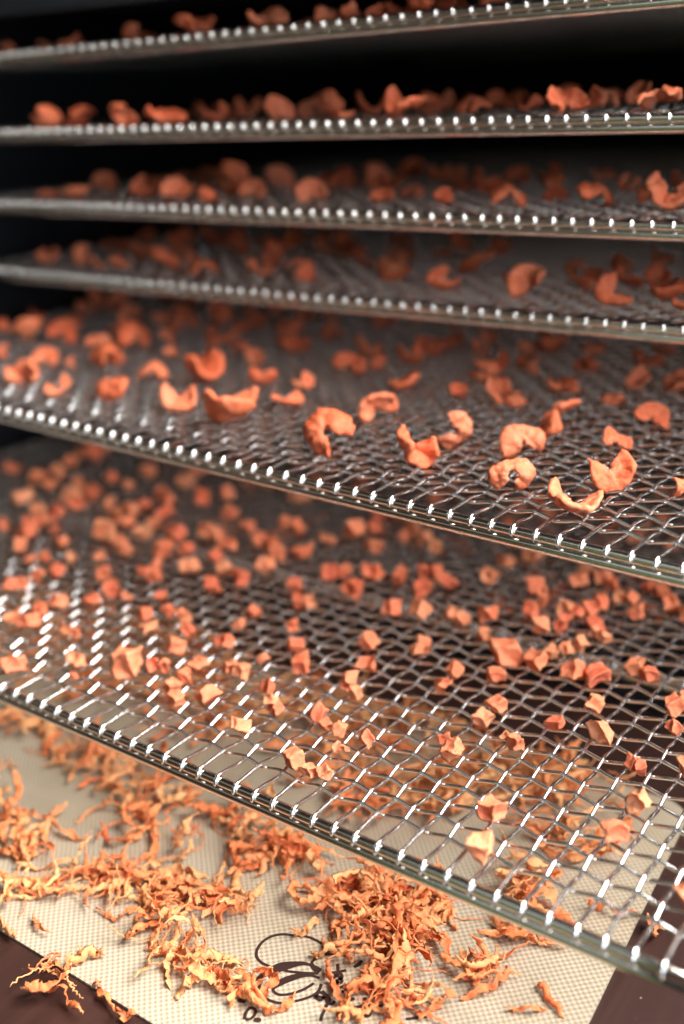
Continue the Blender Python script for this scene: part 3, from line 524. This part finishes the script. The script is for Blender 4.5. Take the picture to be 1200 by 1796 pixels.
for k in (1, 2, 3, 4, 5):
    objs = []
    extra = {1: 4, 2: 16, 3: 28, 4: 26, 5: 20}[k]
    more = [(rng.uniform(-24, 27), 24.5+rng.uniform(6, 20), rng.uniform(1.1, 1.8), rng.uniform(0.9, 1.4)) for _ in range(extra)]
    if k == 5: more += [(rng.uniform(-28, 12), rng.uniform(23, 40), rng.uniform(0.9, 1.4), rng.uniform(0.8, 1.2)) for _ in range(22)]
    for (x, y, w, h) in SLICES[k]+more:
        hh = h if k > 2 else h*1.05
        o = place('carrot_slice', SL, SLM, x, y, tray_z(k, x, y)+0.12, w*SC[k], max(hh*SC[k], 0.42*w*SC[k]), rng, 0.75, 30, 0.65)
        objs.append((o, y))
    if k <= 2: bands = [(0, 99, 'on ')]
    elif k in (3, 4): bands = [(0, 31, 'near the front of '), (31, 99, 'toward the back of ')]
    else: bands = [(0, 17, 'in the front row of '), (17, 25, 'in the second row of '), (25, 31, 'in the third row of '), (31, 99, 'at the far back of ')]
    label_rows(objs, bands, NAMES[k], 'curled carrot slice', 'carrot slice', 'dried carrot slices on the %s' % NAMES[k])
objs = []
for (x, y, w, h) in DICE:
    o = place('carrot_cube', DI, DIM, x, y, 0.11, w*1.02, h*1.02, rng, 0.9)
    objs.append((o, y))
far = []
for i in range(60):                                  # more cubes at the back of the same tray, half hidden
    x, y = rng.uniform(-20, 26), rng.uniform(27, 46)
    o = place('carrot_cube', DI, DIM, x, y, 0.11, rng.uniform(0.8, 1.2), rng.uniform(0.7, 1.1), rng, 0.9, 3)
    far.append((o, 0))
label_rows(far, [(0, 99, 'far back on ')], 'lowest tray, under the fifth tray', 'carrot cube', 'carrot cube', 'carrot cubes far back on the lowest tray')
label_rows(objs, [(0, 4, 'in the front row of '), (4, 7, 'in the second row of '), (7, 10, 'in the third row of '), (10, 13, 'in the fourth row of '), (13, 17, 'in the fifth row of '), (17, 21, 'in the sixth row of '), (21, 99, 'in the last row of ')],
           'lowest mesh tray', 'dried carrot cube', 'carrot cube', 'dried carrot cubes on the lowest mesh tray')
far = []
for i in range(46):
    x, y = rng.uniform(-24, 27), rng.uniform(26, 44)
    o = place('carrot_slice', SL, SLM, x, y, -4.13, rng.uniform(1.3, 2.0), rng.uniform(1.0, 1.6), rng, 0.7, 3)
    far.append((o, 0))
label_rows(far, [(0, 99, 'on ')], 'dark bottom tray inside the cabinet', 'shadowed carrot slice', 'carrot slice', 'carrot slices on the dark bottom tray')

# ------------------------------------------------------------------ baking mat with its printed emblem
MZ = 0.10                                            # mat thickness in cells
CORN = [(-36.5, -6.6), (30.2, -6.5), (28.6, 17.6), (-36.5, 17.0)]
def mat_mesh():
    bm = bmesh.new(); O = W(0, 0, TABLE)
    vs = [bm.verts.new(W(x, y, TABLE+0.02)-O) for x, y in CORN]
    f = bm.faces.new(vs)
    r = bmesh.ops.extrude_face_region(bm, geom=[f])
    for v in r['geom']:
        if isinstance(v, bmesh.types.BMVert): v.co.z += MZ*U
    bmesh.ops.recalc_face_normals(bm, faces=bm.faces)
    ed = [e for e in bm.edges if abs(e.verts[0].co.z-e.verts[1].co.z) > 1e-5]
    bmesh.ops.bevel(bm, geom=ed, offset=1.3*U, segments=6, affect='EDGES', profile=0.5)
    me = bpy.data.meshes.new('baking_mat'); bm.to_mesh(me); bm.free(); me.materials.append(M_MAT); return me
mat_o = mesh_obj('baking_mat', mat_mesh()); mat_o.location = W(0, 0, TABLE)
tag(mat_o, 'beige woven silicone baking mat with a dark printed script emblem', 'baking mat')
def spline(pts, per=7):
    out = []; n = len(pts)
    for i in range(n-1):
        p0, p1, p2, p3 = pts[max(i-1, 0)], pts[i], pts[i+1], pts[min(i+2, n-1)]
        for k in range(per):
            t = k/per
            out.append(tuple(0.5*((2*b)+(-a+c)*t+(2*a-5*b+4*c-d)*t*t+(-a+3*b-3*c+d)*t**3) for a, b, c, d in zip(p0, p1, p2, p3)))
    out.append(tuple(pts[-1])); return out
lv, lf = [], []
for st, stroke in enumerate(LOGO):
    sp = spline(stroke); base = len(lv); zz = (0.02+MZ+0.012+0.0012*st)*U
    for i, (x, y, w) in enumerate(sp):
        a, b = sp[max(i-1, 0)], sp[min(i+1, len(sp)-1)]
        d = Vector((b[0]-a[0], b[1]-a[1], 0)); d = d.normalized() if d.length > 1e-9 else Vector((1, 0, 0))
        nrm = Vector((-d.y, d.x, 0))*max(w, 0.085)*0.78
        lv += [Vector((x*U, y*U, zz))+nrm*U, Vector((x*U, y*U, zz))-nrm*U]
    for i in range(len(sp)-1):
        lf.append((base+2*i, base+2*i+1, base+2*i+3, base+2*i+2))
lo = mesh_obj('printed_emblem', mesh_from('printed_emblem', lv, lf, M_INK, False), mat_o)
lo['label'] = 'dark brown looping script emblem printed on the mat'

# ------------------------------------------------------------------ grated shreds on the mat
MTOP = TABLE+0.02+MZ
def ribbon(path, width, thick, rng):
    """flat ragged strip swept along path (cells), twisting as it goes"""
    n = len(path); vs, fs, pale = [], [], []; ph = rng.uniform(0, 6.28); tw = rng.uniform(-2.6, 2.6); seed = Vector((rng.uniform(0, 99), rng.uniform(0, 99), 0))
    up = Vector((0, 0, 1)); K = 8
    for i, p in enumerate(path):
        t = (path[min(i+1, n-1)]-path[max(i-1, 0)])
        t = t.normalized() if t.length > 1e-9 else Vector((1, 0, 0))
        s = t.cross(up)
        s = s.normalized() if s.length > 1e-4 else Vector((1, 0, 0))
        u2 = s.cross(t)
        a = ph+tw*math.pi*i/n+0.9*noise.noise(Vector((i*0.25, 0, 0))+seed)
        f = i/(n-1); tap = (min(1, f*5+0.25)*min(1, (1-f)*4+0.2))
        w = width*tap*(1+0.7*noise.noise(Vector((i*0.5, 3, 0))+seed))
        h = thick*(0.6+0.4*tap)
        ca, sa = math.cos(a), math.sin(a)
        for k in range(K):
            b = 2*math.pi*k/K
            px, pz = math.cos(b)*w*0.5, math.sin(b)*h*0.5
            px *= 1+0.8*noise.noise(Vector((i*0.75, 3*round(math.cos(b)), 7))+seed)
            pale.append(min(1, 0.7*abs(math.cos(b))**3*(0.5+noise.noise(Vector((i*0.4, k, 1))+seed))+(1-tap)*0.7))
            pz += 0.35*w*(math.cos(b)**2)*math.sin(ph*3)       # cupped section
            vs.append(p+s*(px*ca-pz*sa)+u2*(px*sa+pz*ca))
    for i in range(n-1):
        for k in range(K):
            k2 = (k+1) % K; fs.append((i*K+k, i*K+k2, (i+1)*K+k2, (i+1)*K+k))
    fs.append(tuple(range(K-1, -1, -1))); fs.append(tuple((n-1)*K+k for k in range(K)))
    return vs, fs, pale
def curl_path(rng, L, rad):
    """a wandering, curling line"""
    n = max(14, int(L*10)); p = Vector((0, 0, 0)); a = rng.uniform(0, 6.28); e = rng.uniform(-0.3, 0.5); pts = []
    c = rng.uniform(-1, 1)*rad; seed = Vector((rng.uniform(0, 99), rng.uniform(0, 99), 5))
    for i in range(n):
        pts.append(p.copy())
        a += (c+1.6*noise.noise(Vector((i*0.08, 0, 0))+seed))*L/n
        e = 0.75*noise.noise(Vector((i*0.11, 9, 0))+seed)*1.5
        p = p+Vector((math.cos(a)*math.cos(e), math.sin(a)*math.cos(e), math.sin(e)))*L/n
    pts = [q+Vector((noise.noise(Vector((i*0.55, 2, 0))+seed), noise.noise(Vector((i*0.55, 6, 0))+seed), noise.noise(Vector((i*0.55, 11, 0))+seed)))*0.11 for i, q in enumerate(pts)]
    c = sum(pts, Vector())/n
    return [q-c for q in pts]
rs = random.Random(77)
SHV = [ribbon(curl_path(rs, rs.uniform(1.7, 4.4), 1.2), rs.choice((0.08, 0.16, 0.26, 0.36, 0.46)), rs.uniform(0.045, 0.07), rs) for _ in range(70)]
SHM = [scaled('carrot_shred', v, M_SHRED) for v in SHV]
shreds = 0
def drop(k, x, y, lift, sc, rng):
    rot = Matrix.Rotation(rng.uniform(0, 6.283), 3, 'Z') @ Matrix.Rotation(rng.gauss(0, 0.35), 3, 'X')
    low = min((rot @ v).z for v in SHV[k][0])*sc
    return Matrix.Translation(W(x, y, MTOP+lift-low)) @ rot.to_4x4() @ Matrix.Scale(sc, 4)
singles = []; heaps = {}
for i, pth in enumerate(SHRED_PATHS):
    sp = spline([(x, y, 0.0) for x, y in pth], 9)
    c = Vector(sp[len(sp)//2]); seed = Vector((i*7.3, 1, 2)); m = len(sp)
    pts = [Vector((x, y, 0.0))-c for x, y, _ in sp]
    for j, p in enumerate(pts):
        f = j/(m-1)
        p.z = 0.5+0.55*noise.noise(Vector((j*0.16, 0, 0))+seed)
        p.x += 0.18*noise.noise(Vector((j*0.5, 4, 0))+seed); p.y += 0.18*noise.noise(Vector((j*0.5, 8, 0))+seed)
    vf = ribbon(pts, rs.uniform(0.22, 0.45), rs.uniform(0.05, 0.08), rs)
    low = min(v.z for v in vf[0])
    o = mesh_obj('carrot_shred', scaled('carrot_shred', vf, M_SHRED))
    o.location = W(c.x, c.y, MTOP-low)
    singles.append((o, 0)); shreds += 1
rest = []
for lab, cl in CLUMPS:
    keep = 0.55 if 'far left' not in lab and 'long band' not in lab else 0.45
    for (cx, cy, ax, ay, bx, by, n) in cl:
        for i in range(int(n*1.12)):
            r, a = math.sqrt(rs.random())*1.05, rs.uniform(0, 6.283)
            x, y = cx+ax*r*math.cos(a)+bx*r*math.sin(a), cy+ay*r*math.cos(a)+by*r*math.sin(a)
            k = rs.randrange(len(SHM)); lift = max(0, rs.gauss(0.25, 0.35))*(1.2-r)
            mw = drop(k, x, y, lift, rs.uniform(0.75, 1.15), rs)
            if rs.random() < keep and shreds < 300:
                o = mesh_obj('carrot_shred', SHM[k]); o.matrix_world = mw; shreds += 1
                heaps.setdefault(lab, []).append((o, 0))
            else: rest.append((k, mw))
for (cx, cy, ax, ay, bx, by, n) in FAR_CLUMPS:
    for i in range(int(n*2.3)):
        r, a = math.sqrt(rs.random())*1.1, rs.uniform(0, 6.283)
        x, y = cx+ax*r*math.cos(a)+bx*r*math.sin(a), cy+ay*r*math.cos(a)+by*r*math.sin(a)
        if y > 17: y = 17-rs.random()*6
        rest.append((rs.randrange(len(SHM)), drop(rs.randrange(len(SHM)), x, y, max(0, rs.gauss(0.2, 0.3)), rs.uniform(0.8, 1.2), rs)))
vs, fs, shd, pal = [], [], [], []
for k, mw in rest:
    b = len(vs); shd += [rs.uniform(-0.35, 0.3)]*len(SHV[k][0]); pal += SHV[k][2]; vs += [mw @ (v*U) for v in SHV[k][0]]; fs += [tuple(b+i for i in f) for f in SHV[k][1]]
o = mesh_obj('carrot_shreds', mesh_from('carrot_shreds', vs, fs, M_SHRED))
o.data.attributes.new('shade', 'FLOAT', 'POINT').data.foreach_set('value', shd)
o.data.attributes.new('pale', 'FLOAT', 'POINT').data.foreach_set('value', pal)
tag(o, 'orange grated carrot shreds strewn over the mat beneath the lowest tray', 'carrot shreds', kind='stuff')
label_rows(singles, [(0, 9, 'among the stray shreds on ')], 'beige mat', 'long carrot shred', 'carrot shred', 'stray carrot shreds on the mat')
for lab, L in heaps.items():
    label_rows(L, [(0, 9, 'in ')], lab, 'carrot shred', 'carrot shred', 'carrot shreds in the '+lab)
